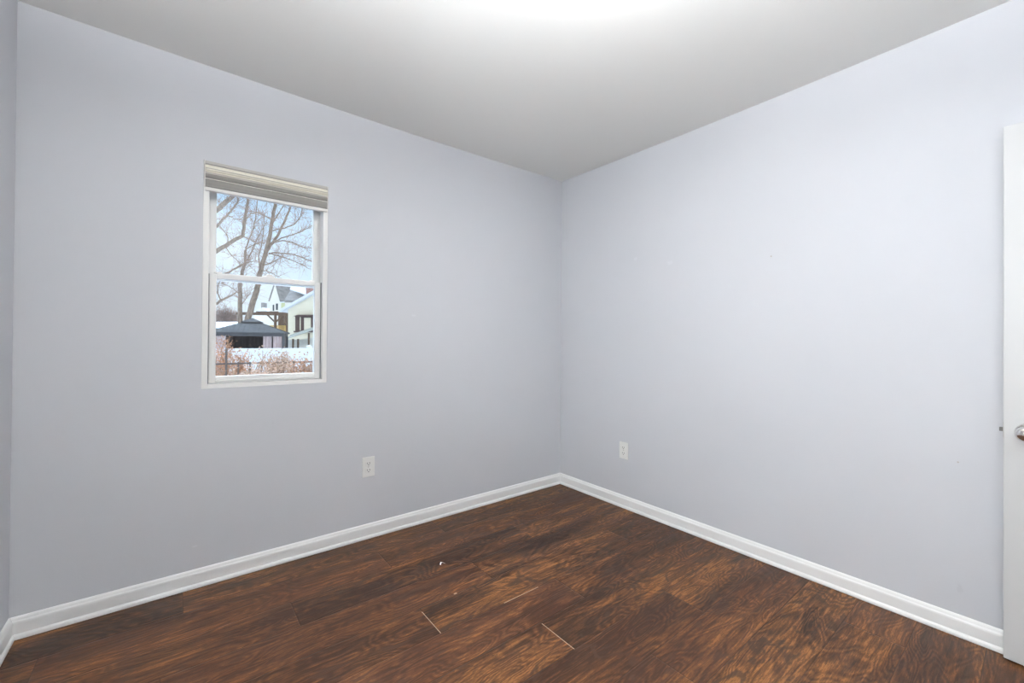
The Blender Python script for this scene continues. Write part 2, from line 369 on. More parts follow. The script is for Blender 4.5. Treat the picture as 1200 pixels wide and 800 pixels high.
# ------------------------------------------------------------------ windows
def window(name, P, w, flip=False):
    """P(u, d, z): u across (0..w), d depth into the wall, z height"""
    root = thing(name, (0, 0, 0), kind='structure')
    def B(nm, lst, m, par, bevel=.0015):
        bm = bmesh.new()
        for u0, u1, d0, d1, z0, z1 in lst:
            a = P(u0, d0, z0); b = P(u1, d1, z1)
            bx(bm, min(a[0], b[0]), max(a[0], b[0]), min(a[1], b[1]), max(a[1], b[1]), z0, z1)
        return link(nm, bm, m, par, bevel)
    fw = .024
    z0, z1 = WZ0, WZ1
    B('window_frame', [(0, fw, .004, .125, z0, z1), (w-fw, w, .004, .125, z0, z1), (fw, w-fw, .004, .125, z0, z0+.02), (fw, w-fw, .004, .125, z1-.024, z1),
                       (fw, fw+.006, .070, .078, z0+.02, z1-.024), (w-fw-.006, w-fw, .070, .078, z0+.02, z1-.024)], M['vinyl'], root)
    B('gap_shade_strip', [(fw, fw+.004, .030, .034, z0+.02, 1.46), (w-fw-.004, w-fw, .030, .034, z0+.02, 1.46)], M['gap_shade'], root, 0)  # dark strips standing in for shadow in the gap beside the sash
    a, b = fw+.0045, w-fw-.0045
    s = .028
    lo = B('lower_sash', [(a, a+s, .035, .068, z0+.022, 1.462), (b-s, b, .035, .068, z0+.022, 1.462), (a+s, b-s, .035, .068, z0+.022, z0+.054), (a+s, b-s, .035, .068, 1.440, 1.466),
                          (a+s, b-s, .028, .036, z0+.030, z0+.036)], M['vinyl'], root, .0025)
    up = B('upper_sash', [(a, a+s, .080, .112, 1.435, z1-.025), (b-s, b, .080, .112, 1.435, z1-.025), (a+s, b-s, .080, .112, 1.435, 1.470), (a+s, b-s, .080, .112, z1-.06, z1-.025)], M['vinyl'], root, .0025)
    B('glass_pane', [(a+s-.004, b-s+.004, .050, .054, z0+.050, 1.444)], M['glass'], lo, 0)
    B('glass_pane', [(a+s-.004, b-s+.004, .094, .098, 1.466, z1-.056)], M['glass'], up, 0)
    c = w/2
    B('sash_lock', [(c-.028, c+.028, .040, .066, 1.466, 1.474), (c-.008, c+.020, .044, .058, 1.474, 1.483)], M['vinyl'], lo, .002)
    for q in (a+.035, b-.035): B('tilt_latch', [(q-.016, q+.016, .040, .060, 1.466, 1.472)], M['vinyl'], lo, .001)
    return root
window('window_1', lambda u, d, z: (WX0+u, d, z), WX1-WX0)
window('added_window_2', lambda u, d, z: (XL-d, VY0+u, z), VY1-VY0)  # added window, out of view, where the side fill comes in
portal('window_portal', ((WX0+WX1)/2, T+.02, (WZ0+WZ1)/2), (math.radians(-90), 0, 0), WX1-WX0, WZ1-WZ0)
dl = bpy.data.lights.new('added_daylight', 'AREA'); dl.shape = 'RECTANGLE'; dl.size = VY1-VY0-.06; dl.size_y = WZ1-WZ0-.06; dl.energy = FILL_DAY_W; dl.color = (.97, .985, 1)  # unseen area light added as fill at the side window
do = bpy.data.objects.new('added_daylight', dl); COL.objects.link(do); do.location = (XL-T-.03, (VY0+VY1)/2, (WZ0+WZ1)/2); do.rotation_euler = Vector((-1, 0, 0)).to_track_quat('Z', 'Y').to_euler()

# raised shade
sh = thing('window_shade', ((WX0+WX1)/2, 0, WZ1), 'raised grey and cream striped fabric shade at the top of the window', 'window shade')
a, b = WX0+.003, WX1-.003
boxes('headrail', [(a+.003, b-.003, -.004, .003, 1.970, 1.984), (a+.003, b-.003, .003, .060, 1.976, 1.984)], M['cassette'], sh, .001)
bm = bmesh.new()
prof = []
for z, d in ((1.9695, .000), (1.962, -.006), (1.952, -.009), (1.944, -.008), (1.9385, -.004), (1.9375, -.001), (1.934, -.006), (1.922, -.009), (1.912, -.007), (1.906, -.003),
             (1.904, .000), (1.898, -.005), (1.880, -.007), (1.866, -.005), (1.8605, -.001)): prof.append((d, z))
prof += [(.020, 1.8605), (.020, 1.9695)]
prism(bm, [(a+.004, d, z) for d, z in prof], (b-a-.008, 0, 0))
link('shade_fabric', bm, M['fabric'], sh)
boxes('bottom_rail', [(a+.004, b-.004, -.009, .018, 1.845, 1.860)], M['rail'], sh, .002)
boxes('end_cap', [(a, a+.003, -.008, .050, 1.862, 1.984)], M['rail'], sh, .0006)
boxes('end_cap', [(b-.003, b, -.008, .050, 1.862, 1.984)], M['rail'], sh, .0006)

# ------------------------------------------------------------------ outlets
def outlet(P, loc, label):
    root = thing('wall_outlet', loc, label, 'outlet', 'wall outlets')
    def B(nm, lst, m, par, bevel=0):
        bm = bmesh.new()
        for u0, u1, d0, d1, z0, z1 in lst:
            p, q = P(u0, d0, z0), P(u1, d1, z1)
            bx(bm, min(p[0], q[0]), max(p[0], q[0]), min(p[1], q[1]), max(p[1], q[1]), p[2], q[2])
        return link(nm, bm, m, par, bevel)
    B('cover_plate', [(-.036, .036, 0, .0055, -.0575, .0575)], M['plastic'], root, .002)
    for s in (-1, 1):
        c = s*.0195
        f = B('receptacle', [(-.017, .017, .0055, .0075, c-.0135, c+.0135)], M['plastic'], root, .001)
        B('slot', [(-.0078, -.0052, .0070, .0079, c-.002, c+.007), (.0052, .0078, .0070, .0079, c-.002, c+.007), (-.0025, .0025, .0070, .0079, c-.010, c-.0055)], M['slot'], f)
    B('screw', [(-.0025, .0025, .0055, .0065, -.0025, .0025)], M['steel'], root, .0005)
outlet(lambda u, d, z: (-1.561+u, -d, .4125+z), (-1.561, 0, .4125), 'white duplex outlet on the wall with the window')
outlet(lambda u, d, z: (-d, -.622-u, .394+z), (0, -.622, .394), 'white duplex outlet on the blank right wall near the corner')

# ------------------------------------------------------------------ door, opened back against the right wall
door = thing('door_1', (0, 0, 0), kind='structure')
DWd, DT = .725, .035
HX, HY = -.128, -3.066                                  # hinge end of the visible face
EX, EY = -.058, -2.341                                  # free end of the visible face
u = Vector((EX-HX, EY-HY, 0)); LEN = u.length; u.normalize(); nrm = Vector((-u.y, u.x, 0))   # nrm points into the room
if nrm.x > 0: nrm = -nrm
def DP(s, d, z): return Vector((HX, HY, 0)) + u*s + nrm*d + Vector((0, 0, z))       # s from hinge, d out of the face
def dbox(bm, s0, s1, d0, d1, z0, z1):
    v = [bm.verts.new(DP(s, d, z)) for s, d, z in ((s0, d0, z0), (s1, d0, z0), (s1, d1, z0), (s0, d1, z0), (s0, d0, z1), (s1, d0, z1), (s1, d1, z1), (s0, d1, z1))]
    for f in ((0, 3, 2, 1), (4, 5, 6, 7), (0, 1, 5, 4), (1, 2, 6, 5), (2, 3, 7, 6), (3, 0, 4, 7)): bm.faces.new([v[i] for i in f])
bm = bmesh.new(); Z0, Z1 = .010, 1.950
dbox(bm, 0, LEN, -DT, -.006, Z0, Z1)                    # core
st = .105
rails = [(Z0, Z0+.22), (.82, .94), (1.52, 1.62), (Z1-.11, Z1)]
for s0, s1 in ((0, st), (LEN/2-.05, LEN/2+.05), (LEN-st, LEN)): dbox(bm, s0, s1, -.006, 0, Z0, Z1)
for z0, z1 in rails:
    dbox(bm, st, LEN/2-.05, -.006, 0, z0, z1); dbox(bm, LEN/2+.05, LEN-st, -.006, 0, z0, z1)
for s0, s1 in ((st, LEN/2-.05), (LEN/2+.05, LEN-st)):
    for (za, zb) in ((rails[0][1], rails[1][0]), (rails[1][1], rails[2][0]), (rails[2][1], rails[3][0])):
        dbox(bm, s0+.022, s1-.022, -.006, -.001, za+.022, zb-.022)
link('door_leaf', bm, M['door'], door, .0025)
km = Matrix.Translation(DP(LEN-.060, 0, .838)) @ nrm.to_track_quat('Z', 'Y').to_matrix().to_4x4()
bm = bmesh.new(); lathe(bm, [(0, 0), (.032, 0), (.033, .003), (.030, .008), (.016, .011), (.0115, .014), (.011, .026), (.018, .032), (.026, .040), (.0275, .048), (.025, .057), (.017, .063), (0, .065)], km)
link('door_knob', bm, M['chrome'], door, smooth=True)
bm = bmesh.new(); dbox(bm, LEN, LEN+.0115, -.0225, -.0115, .832, .8465)
link('latch_bolt', bm, M['bolt'], door, .001)
bm = bmesh.new(); dbox(bm, LEN-.001, LEN+.0012, -.030, -.005, .811, .868)
link('latch_plate', bm, M['steel'], door)
for z in (.2, .95, 1.7):
    bm = bmesh.new(); tube(bm, [DP(-.006, .004, z), DP(-.006, .004, z+.09)], .006, 10); link('hinge', bm, M['steel'], door)

# small things on the wall and floor
nm = Matrix.Translation((0, -1.548, 1.600)) @ Matrix.Rotation(math.radians(-90), 4, 'Y')
bm = bmesh.new(); lathe(bm, [(0, 0), (.0016, 0), (.0016, .006), (.004, .0065), (.004, .0078), (0, .008)], nm, 12)
tag(link('wall_nail', bm, M['steel']), 'tiny nail high on the right wall, in the middle of its blank area', 'nail')
nm = Matrix.Translation((0, -2.222, .684)) @ Matrix.Rotation(math.radians(-90), 4, 'Y')
bm = bmesh.new(); lathe(bm, [(0, 0), (.0014, 0), (.0014, .003), (.003, .0035), (.003, .0045), (0, .005)], nm, 12)
tag(link('wall_nail', bm, M['steel']), 'tiny dark nail low on the right wall, near the open white door', 'nail')
bm = bmesh.new()
pp = [(-1.372, -.522, .004), (-1.362, -.512, .010), (-1.352, -.516, .006), (-1.345, -.520, .002)]
for p, q in zip(pp, pp[1:]):
    p, q = Vector(p), Vector(q); s = Vector((.0012, -.0035, 0))
    prism(bm, [p-s, q-s, q+s, p+s], (0, 0, .0007))
tag(link('paper_scrap', bm, M['paper']), 'tiny curled white scrap lying on the brown plank floor', 'scrap')

# ------------------------------------------------------------------ ceiling lamp, unseen, added as fill light (above the frame, room centre)
lx, ly = -1.45, -1.66
lamp = thing('added_ceiling_lamp', (lx, ly, H), 'round white flush dome lamp added on the ceiling, out of view', 'lamp')
mtx = Matrix.Translation((lx, ly, H)) @ Matrix.Rotation(math.pi, 4, 'X')
bm = bmesh.new(); lathe(bm, [(0, 0), (.15, 0), (.15, .018), (.14, .022), (0, .022)], mtx, 40); link('added_lamp_base', bm, M['trim'], lamp)
bm = bmesh.new(); lathe(bm, [(.135, .0225), (.133, .045), (.115, .070), (.075, .088), (.035, .094), (0, .096), (0, .090), (.134, .0225)], mtx, 40)
link('added_lamp_dome', bm, emit_mat('added_lamp_glass', (.985, .985, 1), FILL_LAMP_W), lamp, smooth=True)
# uplight floor lamp, added unseen behind the camera to bounce off the ceiling
fx_, fy2 = -2.50, -2.62
fl_ = thing('added_floor_lamp', (fx_, fy2, 0), 'grey metal uplight floor lamp with open bowl, added out of view beside the added side window', 'lamp')
mtx = Matrix.Translation((fx_, fy2, 0)); UZ = .34
bm = bmesh.new(); lathe(bm, [(0, 0), (.13, 0), (.13, .012), (.03, .03), (0, .03)], mtx, 32); link('base', bm, M['steel'], fl_)
bm = bmesh.new(); lathe(bm, [(0, .03), (.012, .03), (.012, 1.32+UZ), (0, 1.32+UZ)], mtx, 16); link('pole', bm, M['steel'], fl_)
bm = bmesh.new(); lathe(bm, [(0, 1.32+UZ), (.03, 1.32+UZ), (.10, 1.35+UZ), (.16, 1.41+UZ), (.175, 1.46+UZ), (.172, 1.46+UZ), (.157, 1.412+UZ), (.098, 1.356+UZ), (0, 1.33+UZ)], mtx, 32); link('bowl', bm, M['steel'], fl_)
bm = bmesh.new(); lathe(bm, [(0, 1.4+UZ), (.146, 1.4+UZ), (.146, 1.406+UZ), (0, 1.406+UZ)], mtx, 32); link('diffuser', bm, emit_mat('added_uplight_diffuser', (.975, .985, 1), FILL_TORCH_W), fl_)
bm = bmesh.new()
hx, hy = -1.0, -3.7  # unseen hall lamp, added as fill light
hl = thing('added_hall_lamp', (hx, hy, H), 'small white dome lamp added out of view on the hall ceiling', 'lamp')
mtx = Matrix.Translation((hx, hy, H)) @ Matrix.Rotation(math.pi, 4, 'X')
lathe(bm, [(0, 0), (.14, 0), (.14, .02), (0, .02)], mtx, 32); link('added_lamp_base', bm, M['trim'], hl)
bm = bmesh.new(); lathe(bm, [(.12, .0205), (.11, .06), (.06, .085), (0, .09), (0, .08), (.118, .0205)], mtx, 32)
link('added_lamp_dome', bm, emit_mat('added_hall_lamp_glass', (1, .95, .9), FILL_HALL_W), hl, smooth=True)

# ================================================================== OUTSIDE
GZ = -.60
bm = bmesh.new(); bx(bm, -60, 110, T+.01, 160, GZ-.3, GZ); link('ground', bm, M['snow'], kind='structure')
def gz(p, z=GZ): return Vector((p[0], p[1], z))
FWD = Vector((F0.x, F0.y, 0))

# --- dark iron picket fence parallel to the house
fy_ = (at(265, 426, 8.9)).y
fence = thing('iron_fence', (-7, fy_, GZ), 'dark thin metal picket fence overgrown with dry vines', 'fence')
zr = at(275, 426.3, 8.9).z
boxes('fence_rail', [(-14, 3, fy_-.015, fy_+.015, zr-.018, zr+.018), (-14, 3, fy_-.015, fy_+.015, GZ+.12, GZ+.15)], M['iron'], fence)
xp0 = at(265.0, 426, 8.9).x
for k in range(-2, 6):
    X = xp0 + k*1.9
    boxes('fence_post', [(X-.019, X+.019, fy_-.02, fy_+.02, GZ, zr+.32)], M['iron'], fence)
bm = bmesh.new()
k = -20
while xp0+k*.215 < 3:
    X = xp0+k*.215; k += 1
    bx(bm, X-.012, X+.012, fy_-.008, fy_+.008, GZ+.05, zr+.03)
link('pickets', bm, M['iron'], fence)

# --- white vinyl fence behind it
wy = at(320, 408, 14.2).y; zt = at(325, 408, 14.2).z
vf = thing('vinyl_fence', (0, wy, GZ), 'long white vinyl board fence behind the vines', 'fence')
boxes('fence_panel', [(-22, 14, wy, wy+.05, GZ, zt-.06)], M['vinylfence'], vf)
boxes('top_rail', [(-22, 14, wy-.03, wy+.08, zt-.10, zt)], M['vinylfence'], vf)
q_ = at(362.5, 408, 14.2)-CAM; xq = (CAM+q_*((wy-CAM.y)/q_.y)).x
for k in range(-9, 6):
    X = xq+k*3.2
    bm = bmesh.new(); bx(bm, X-.07, X+.07, wy-.045, wy+.095, GZ, zt+.06)
    ap = Vector((X, wy+.025, zt+.12)); q = [bm.verts.new(p) for p in ((X-.08, wy-.055, zt+.06), (X+.08, wy-.055, zt+.06), (X+.08, wy+.105, zt+.06), (X-.08, wy+.105, zt+.06))]
    t_ = bm.verts.new(ap); bm.faces.new(q[::-1])
    for i in range(4): bm.faces.new((q[i], q[(i+1) % 4], t_))
    link('fence_post', bm, M['vinylfence'], vf)

# --- dry shrubs and vines on the iron fence
def shrub(name, label, cen, rx, rz, nst, nlf, leafm, seed, depth):
    rnd = random.Random(seed)
    c = at(cen[0], cen[1], depth); base = gz(c)
    root = thing(name, base, label, 'shrub', 'dry shrubs by the iron fence')
    bm = bmesh.new(); lf = bmesh.new()
    topz = c.z
    for i in range(nst):
        a = rnd.uniform(0, 2*math.pi); rr = rx*math.sqrt(rnd.random())
        tip = Vector((c.x+rr*math.cos(a)*1.0, c.y+rr*math.sin(a)*.6, GZ+(topz-GZ+rz)*rnd.uniform(.55, 1.0)))
        st_ = base+Vector((rnd.uniform(-.5, .5)*rx, rnd.uniform(-.3, .3)*rx, 0))
        mid = (st_+tip)/2+Vector((rnd.uniform(-.2, .2), rnd.uniform(-.15, .15), rnd.uniform(.1, .35)))
        pts = [st_.lerp(mid, .5)+Vector((rnd.uniform(-.05, .05), 0, 0)), mid, mid.lerp(tip, .5)+Vector((rnd.uniform(-.08, .08), rnd.uniform(-.08, .08), .05)), tip]
        pts = [st_]+pts
        tube(bm, pts, [.010, .009, .007, .005, .003], 4)
        for j in range(nlf//nst):
            f_ = rnd.uniform(.35, 1); seg = min(3, int(f_*4)); p = pts[seg].lerp(pts[seg+1], f_*4-seg)
            p = p+Vector((rnd.gauss(0, .07), rnd.gauss(0, .07), rnd.gauss(0, .07)))
            s = rnd.uniform(.014, .034); u1 = Vector((rnd.gauss(0, 1), rnd.gauss(0, 1), rnd.gauss(0, 1))).normalized(); u2 = u1.cross(Vector((rnd.gauss(0, 1), rnd.gauss(0, 1), rnd.gauss(0, 1)))).normalized()
            vv = [lf.verts.new(q) for q in (p-u1*s, p-u2*s*.55, p+u1*s, p+u2*s*.55)]; lf.faces.new(vv)
    link('stems', bm, M['vine'], root); link('leaves', lf, M[leafm], root)
shrub('dry_shrub', 'tall rusty vine climbing the left end of the iron fence', (262, 399), .22, .12, 30, 1700, 'leaf', 1, 9.75)
shrub('dry_shrub', 'rusty shrub sloping down from the tall vine on the iron fence', (281, 414), .25, .10, 34, 1500, 'leaf', 2, 10.7)
shrub('dry_shrub', 'rounded brown shrub in the middle of the iron fence', (317, 416), .30, .10, 60, 2300, 'leaf2', 3, 8.1)
shrub('dry_shrub', 'brown shrub to the right of the rounded one by the iron fence', (333, 420), .30, .10, 54, 2000, 'leaf2', 4, 10.1)
shrub('dry_shrub', 'low reddish shrub at the right end of the view by the iron fence', (360, 424), .28, .12, 56, 1900, 'leaf', 5, 9.0)
shrub('dry_shrub', 'sparse grey twiggy shrub in front of the iron fence at left', (272, 430), .30, .05, 34, 300, 'leaf2', 6, 7.0)
shrub('dry_shrub', 'thin twiggy growth below the middle shrub', (303, 430), .26, .06, 34, 900, 'leaf2', 8, 6.2)

# --- gazebo
gc = at(295.5, 400, 21.5); gang = math.atan2(R0.y, R0.x)+math.radians(25)
gzb = thing('gazebo', gz(gc), 'grey two-tier metal roofed gazebo with curtains behind the white fence', 'gazebo')
Gm = Matrix.Translation(gz(gc)) @ Matrix.Rotation(gang, 4, 'Z')
ez = at(293.5, 390.6, 21.5).z-GZ; bz = at(293.5, 378.2, 21.5).z-GZ; pz = at(293.5, 373, 21.5).z-GZ
def G_(x, y, z): return Gm @ Vector((x, y, z))
def gbox(bm, x0, x1, y0, y1, z0, z1):
    v = [bm.verts.new(G_(*p)) for p in ((x0, y0, z0), (x1, y0, z0), (x1, y1, z0), (x0, y1, z0), (x0, y0, z1), (x1, y0, z1), (x1, y1, z1), (x0, y1, z1))]
    for f in ((0, 3, 2, 1), (4, 5, 6, 7), (0, 1, 5, 4), (1, 2, 6, 5), (2, 3, 7, 6), (3, 0, 4, 7)): bm.faces.new([v[i] for i in f])
def hip(bm, r0, z0, r1, z1, th=.05):
    def ring(r, z): return [bm.verts.new(G_(sx_*r, sy_*r, z)) for sx_, sy_ in ((-1, -1), (1, -1), (1, 1), (-1, 1))]
    a, b, c, d = ring(r0, z0), ring(r0, z0+th), ring(max(r1, .01), z1+th), ring(max(r1, .01), z1)
    for p, q in ((a, b), (b, c), (c, d), (d, a)):
        for i in range(4): bm.faces.new((p[i], p[(i+1) % 4], q[(i+1) % 4], q[i]))
RG = 1.62
bm = bmesh.new(); hip(bm, RG, ez, .40, bz-.06); link('main_roof', bm, M['metalroof'], gzb)
bm = bmesh.new(); hip(bm, .44, bz, .0, pz-.03); link('cupola_roof', bm, M['metalroof'], gzb)
bm = bmesh.new()
for sd_ in range(4):
    A = Matrix.Rotation(sd_*math.pi/2, 4, 'Z')
    for k in range(-8, 9):
        xx = k*.21
        if abs(xx) > RG-.1: continue
        rt = max(.40, abs(xx)); ft = (RG-rt)/(RG-.40)
        p0 = Gm @ (A @ Vector((xx, -RG, ez+.06))); p1 = Gm @ (A @ Vector((xx, -rt, ez+.06+(bz-.06-ez)*ft)))
        tube(bm, [p0, p1], .012, 4)
link('roof_seams', bm, M['metalroof'], gzb)
bm = bmesh.new(); gbox(bm, -.4, .4, -.4, .4, bz-.10, bz+.01); link('cupola_vent', bm, M['darkmetal'], gzb)
bm = bmesh.new(); gbox(bm, -1.52, 1.52, -1.52, -1.45, ez-.14, ez+.02); gbox(bm, -1.52, 1.52, 1.45, 1.52, ez-.14, ez+.02); gbox(bm, -1.52, -1.45, -1.45, 1.45, ez-.14, ez+.02); gbox(bm, 1.45, 1.52, -1.45, 1.45, ez-.14, ez+.02)
link('roof_beam', bm, M['darkmetal'], gzb)
for sx_ in (-1, 1):
    for sy_ in (-1, 1):
        bm = bmesh.new(); gbox(bm, sx_*1.49-.05, sx_*1.49+.05, sy_*1.49-.05, sy_*1.49+.05, 0, ez-.14); link('post', bm, M['darkmetal'], gzb)
def curtain(x0, x1, yy, m):
    bm = bmesh.new(); n = 24; a_ = []
    for i in range(n+1):
        x = x0+(x1-x0)*i/n; y = yy+.035*math.sin(i*1.9)
        a_.append((bm.verts.new(G_(x, y, .05)), bm.verts.new(G_(x, y, ez-.14)), bm.verts.new(G_(x, y+.012, .05)), bm.verts.new(G_(x, y+.012, ez-.14))))
    for p, q in zip(a_, a_[1:]): bm.faces.new((p[0], q[0], q[1], p[1])); bm.faces.new((p[2], p[3], q[3], q[2])); bm.faces.new((p[1], q[1], q[3], p[3])); bm.faces.new((p[0], p[2], q[2], q[0]))
    return link('curtain', bm, m, gzb)
curtain(-1.42, -.90, -1.45, M['curtain']); curtain(.62, .98, -1.45, M['curtain']); curtain(1.04, 1.42, -1.45, M['curtain'])
curtain(-1.40, 1.40, 1.42, M['netting'])
for sx_ in (-1.46, 1.43):
    bm = bmesh.new(); gbox(bm, sx_, sx_+.03, -1.36, 1.40, .05, ez-.14); link('side_netting', bm, M['netting'], gzb)

# --- bare trees
def tree(root, branches, twm, barkm, dep, seed, twigs=6, tl=1.3, jit=1.2, wander=1.0):
    rnd = random.Random(seed); tk = bmesh.new(); tw = bmesh.new(); n_ = 0
    for bi, (pts, w0, w1, dz) in enumerate(branches):
        P = []
        n = len(pts)
        for i, (px, py) in enumerate(pts):
            f_ = i/max(1, n-1); P.append(at(px, py, dep+dz[0]+(dz[1]-dz[0])*f_))
        # smooth + resample
        Q = []
        for i in range(n-1):
            for k in range(3): Q.append(P[i].lerp(P[i+1], k/3)+Vector((rnd.gauss(0, .012), rnd.gauss(0, .012), rnd.gauss(0, .012)))*(dep/27))
        Q.append(P[-1]); m = len(Q)
        sc = dep/FPX
        tube(tk, Q, [max(.3, w0+(w1-w0)*i/(m-1))*sc/2 for i in range(m)], 7)
        for j in range(int(twigs*n)):
            i = rnd.randrange(m//4, m-1); p = Q[i].lerp(Q[i+1], rnd.random()); d = (Q[i+1]-Q[i]).normalized()
            out = Vector((rnd.gauss(0, 1), rnd.gauss(0, 1), rnd.gauss(.25, 1)))
            dr = (d*.8+out*.6).normalized(); ln = tl*rnd.uniform(.4, 1.2)
            def grow(p, dr, ln, r, lev):
                nonlocal n_
                q = [p]; dd = dr.copy(); segs = 4
                for s in range(segs):
                    dd = (dd+Vector((rnd.gauss(0, .22), rnd.gauss(0, .22), rnd.gauss(.05, .22)))*wander).normalized(); q.append(q[-1]+dd*ln/segs)
                tube(tw, q, [r*(1-.18*k) for k in range(segs+1)], 3); n_ += 1
                if lev:
                    for _ in range(3):
                        s = rnd.randrange(1, segs); o2 = Vector((rnd.gauss(0, 1), rnd.gauss(0, 1), rnd.gauss(.1, 1)))
                        grow(q[s], (dd+o2*.7).normalized(), ln*.6, r*.6, lev-1)
            grow(p, dr, ln, .011*dep/27*jit, 1)
    link('trunk_and_limbs', tk, barkm, root, smooth=True); link('twigs', tw, twm, root)
z0 = (0, 0)
mainb = [
 ([(284, 410), (291, 372), (297, 352), (301, 340), (303, 331), (304, 322), (308, 307), (311.5, 296), (316, 277.5), (318, 264), (322.5, 241), (325, 222), (327, 200), (331, 170)], 7.2, 2.4, (0, .5)),
 ([(281.5, 410), (281.5, 372), (281, 350), (281.5, 330), (284, 318), (287, 309), (287.7, 293)], 5.5, 2.6, (0, -.4)),
 ([(288, 291), (292, 280), (297.5, 267), (300, 250), (303, 225), (304, 195)], 1.6, .6, (-.4, -1.2)),
 ([(287, 309), (275, 315), (268.6, 319), (258, 322)], 2.4, .9, (-.3, -1.4)),
 ([(287, 309), (294, 306.5), (301, 306)], 1.4, .6, (-.3, .6)),
 ([(287.5, 293), (294, 288), (301.5, 285.4), (309, 285)], 1.3, .6, (-.4, .9)),
 ([(290, 305), (298, 288), (302, 278), (306, 270), (312, 262)], 1.5, .6, (-.2, 1.1)),
 ([(312.5, 294), (320, 284), (326.4, 273.6), (334, 258), (340, 244), (345, 225), (348, 200)], 3.6, 1.2, (.3, 1.5)),
 ([(320, 270), (333, 267), (345, 263), (351, 256), (354, 247), (358, 232)], 1.5, .6, (.4, -.8)),
 ([(320, 284), (330, 279), (339.5, 276), (351, 272), (361, 267), (370, 262)], 1.7, .6, (.4, 1.6)),
 ([(322, 284), (331, 282), (341, 283), (350, 287.5), (356.6, 290), (366, 291)], 1.5, .6, (.4, -.7)),
 ([(315, 297), (322, 296), (329, 296.6), (345, 298), (355, 302), (366, 307)], 2.0, .8, (.2, 1.2)),
 ([(316, 296.6), (324, 299), (330, 301), (342, 304.5), (352, 309), (362, 315)], 1.5, .5, (.2, -1.1)),
 ([(309, 310), (318, 308), (326.4, 303.8), (331, 300)], 1.3, .5, (.1, .8)),
 ([(306, 317), (312, 317.5), (318, 320), (326, 324)], 1.2, .5, (.1, -.6)),
 ([(317, 257), (309, 252), (303, 249), (290, 247)], 1.4, .5, (.5, -.6)),
 ([(305, 320), (303, 300), (307, 285), (309, 270), (310, 250)], 1.5, .6, (.1, .9)),
 ([(319, 262), (326, 250), (333, 240), (343, 226)], 1.5, .6, (.4, 1.0)),
 ([(281, 345), (273, 338), (266, 334), (258, 332)], 1.0, .5, (0, .8)),
 ([(281, 360), (288, 350), (294, 342)], .8, .4, (0, .8)),
]
rt = thing('bare_tree', gz(at(283, 410, 26)), 'large leafless tree with two leaning trunks rising behind the gazebo', 'tree')
tree(rt, mainb, M['twig'], M['bark'], 26, 11, twigs=4, tl=1.25)
leftb = [
 ([(214, 520), (216, 440), (219, 370), (221, 320), (222, 290), (226, 262), (232, 240), (238, 210)], 15, 8, (0, 0)),
 ([(221, 312), (236, 304), (254, 294), (265, 288), (276, 280), (284.5, 276.5), (286, 262), (288, 250), (290, 238), (292, 225), (296, 200)], 5.5, 2.4, (0, 1.0)),
 ([(228, 262), (242, 254), (254, 246), (262, 239), (270, 232), (280, 222)], 7, 4, (0, -.5)),
 ([(240, 278), (254, 265), (261, 257), (266, 252), (272, 245), (277, 239), (279.5, 234), (277, 228)], 3, 1.3, (.3, -1)),
 ([(268, 287), (266, 275), (260, 268), (255, 262)], 1.3, .6, (.5, 1.2)),
 ([(285, 277), (293, 280), (300, 284)], 1.4, .5, (.6, 1.3)),
 ([(264, 289), (271, 299), (277, 304), (284, 310)], 1.2, .5, (.5, 1.4)),
 ([(287, 258), (294, 250), (303, 250), (311, 254)], 1.2, .5, (.9, 1.6)),
 ([(266, 252), (275, 256), (283, 257)], 1.1, .5, (0, .5)),
 ([(219, 372), (236, 364), (254, 356), (260, 351), (270, 347), (278, 342)], 4, 1, (0, .8)),
 ([(259, 352), (255, 343), (256, 333), (260, 326)], 1.6, .6, (.5, .2)),
]
lt = thing('bare_tree', gz(at(214, 520, 13)), 'nearer leafless tree whose pale limbs reach in from the left of the window', 'tree')
tree(lt, leftb, M['twig'], M['bark2'], 13, 12, twigs=4, tl=.65, jit=1.1)

# --- bare thicket at left
def thicket(name, label, cpx, cpy, dep, rx, rz, n, seed):
    rnd = random.Random(seed); c = at(cpx, cpy, dep); root = thing(name, gz(c), label, 'shrub'); bm = bmesh.new()
    for i in range(n):
        a_ = rnd.uniform(0, 2*math.pi); b_ = rnd.uniform(0, 1); rr = rx*math.sqrt(rnd.random())
        tip = Vector((c.x+rr*math.cos(a_), c.y+rr*math.sin(a_), c.z+rz*(1-(rr/rx)**2)*rnd.uniform(.2, 1)-rnd.uniform(0, 1)*rz*.8))
        st_ = gz(c)+Vector((rnd.uniform(-.6, .6)*rx, rnd.uniform(-.6, .6)*rx, 0)); mid = st_.lerp(tip, .6)+Vector((rnd.gauss(0, .2), rnd.gauss(0, .2), 0))
        tube(bm, [st_, mid, tip], [.05, .03, .012], 3)
        for _ in range(4):
            p = mid.lerp(tip, rnd.random()); tube(bm, [p, p+Vector((rnd.gauss(0, .5), rnd.gauss(0, .5), rnd.gauss(.2, .4)))], [.018, .008], 3)
    link('thicket_stems', bm, M['thicket'], root)
thicket('bare_thicket', 'round mass of brown leafless brush left of the tall tree', 264, 367, 44, 1.3, 1.0, 320, 4)

# --- buildings (solid forms at their own distances)
def ppoly(name, pts, dep, th, m, par=None, dv=None, **k):       # solid whose front outline lies at distance dep
    bm = bmesh.new(); prism(bm, [at(px, py, dep) for px, py in pts], FWD*th); return link(name, bm, m, par)
def quadprism(name, P, th, m, par):                             # sloping slab
    bm = bmesh.new(); a_, b_, c_ = P[0], P[1], P[2]; n = (b_-a_).cross(c_-a_).normalized()
    prism(bm, P, n*th); return link(name, bm, m, par)

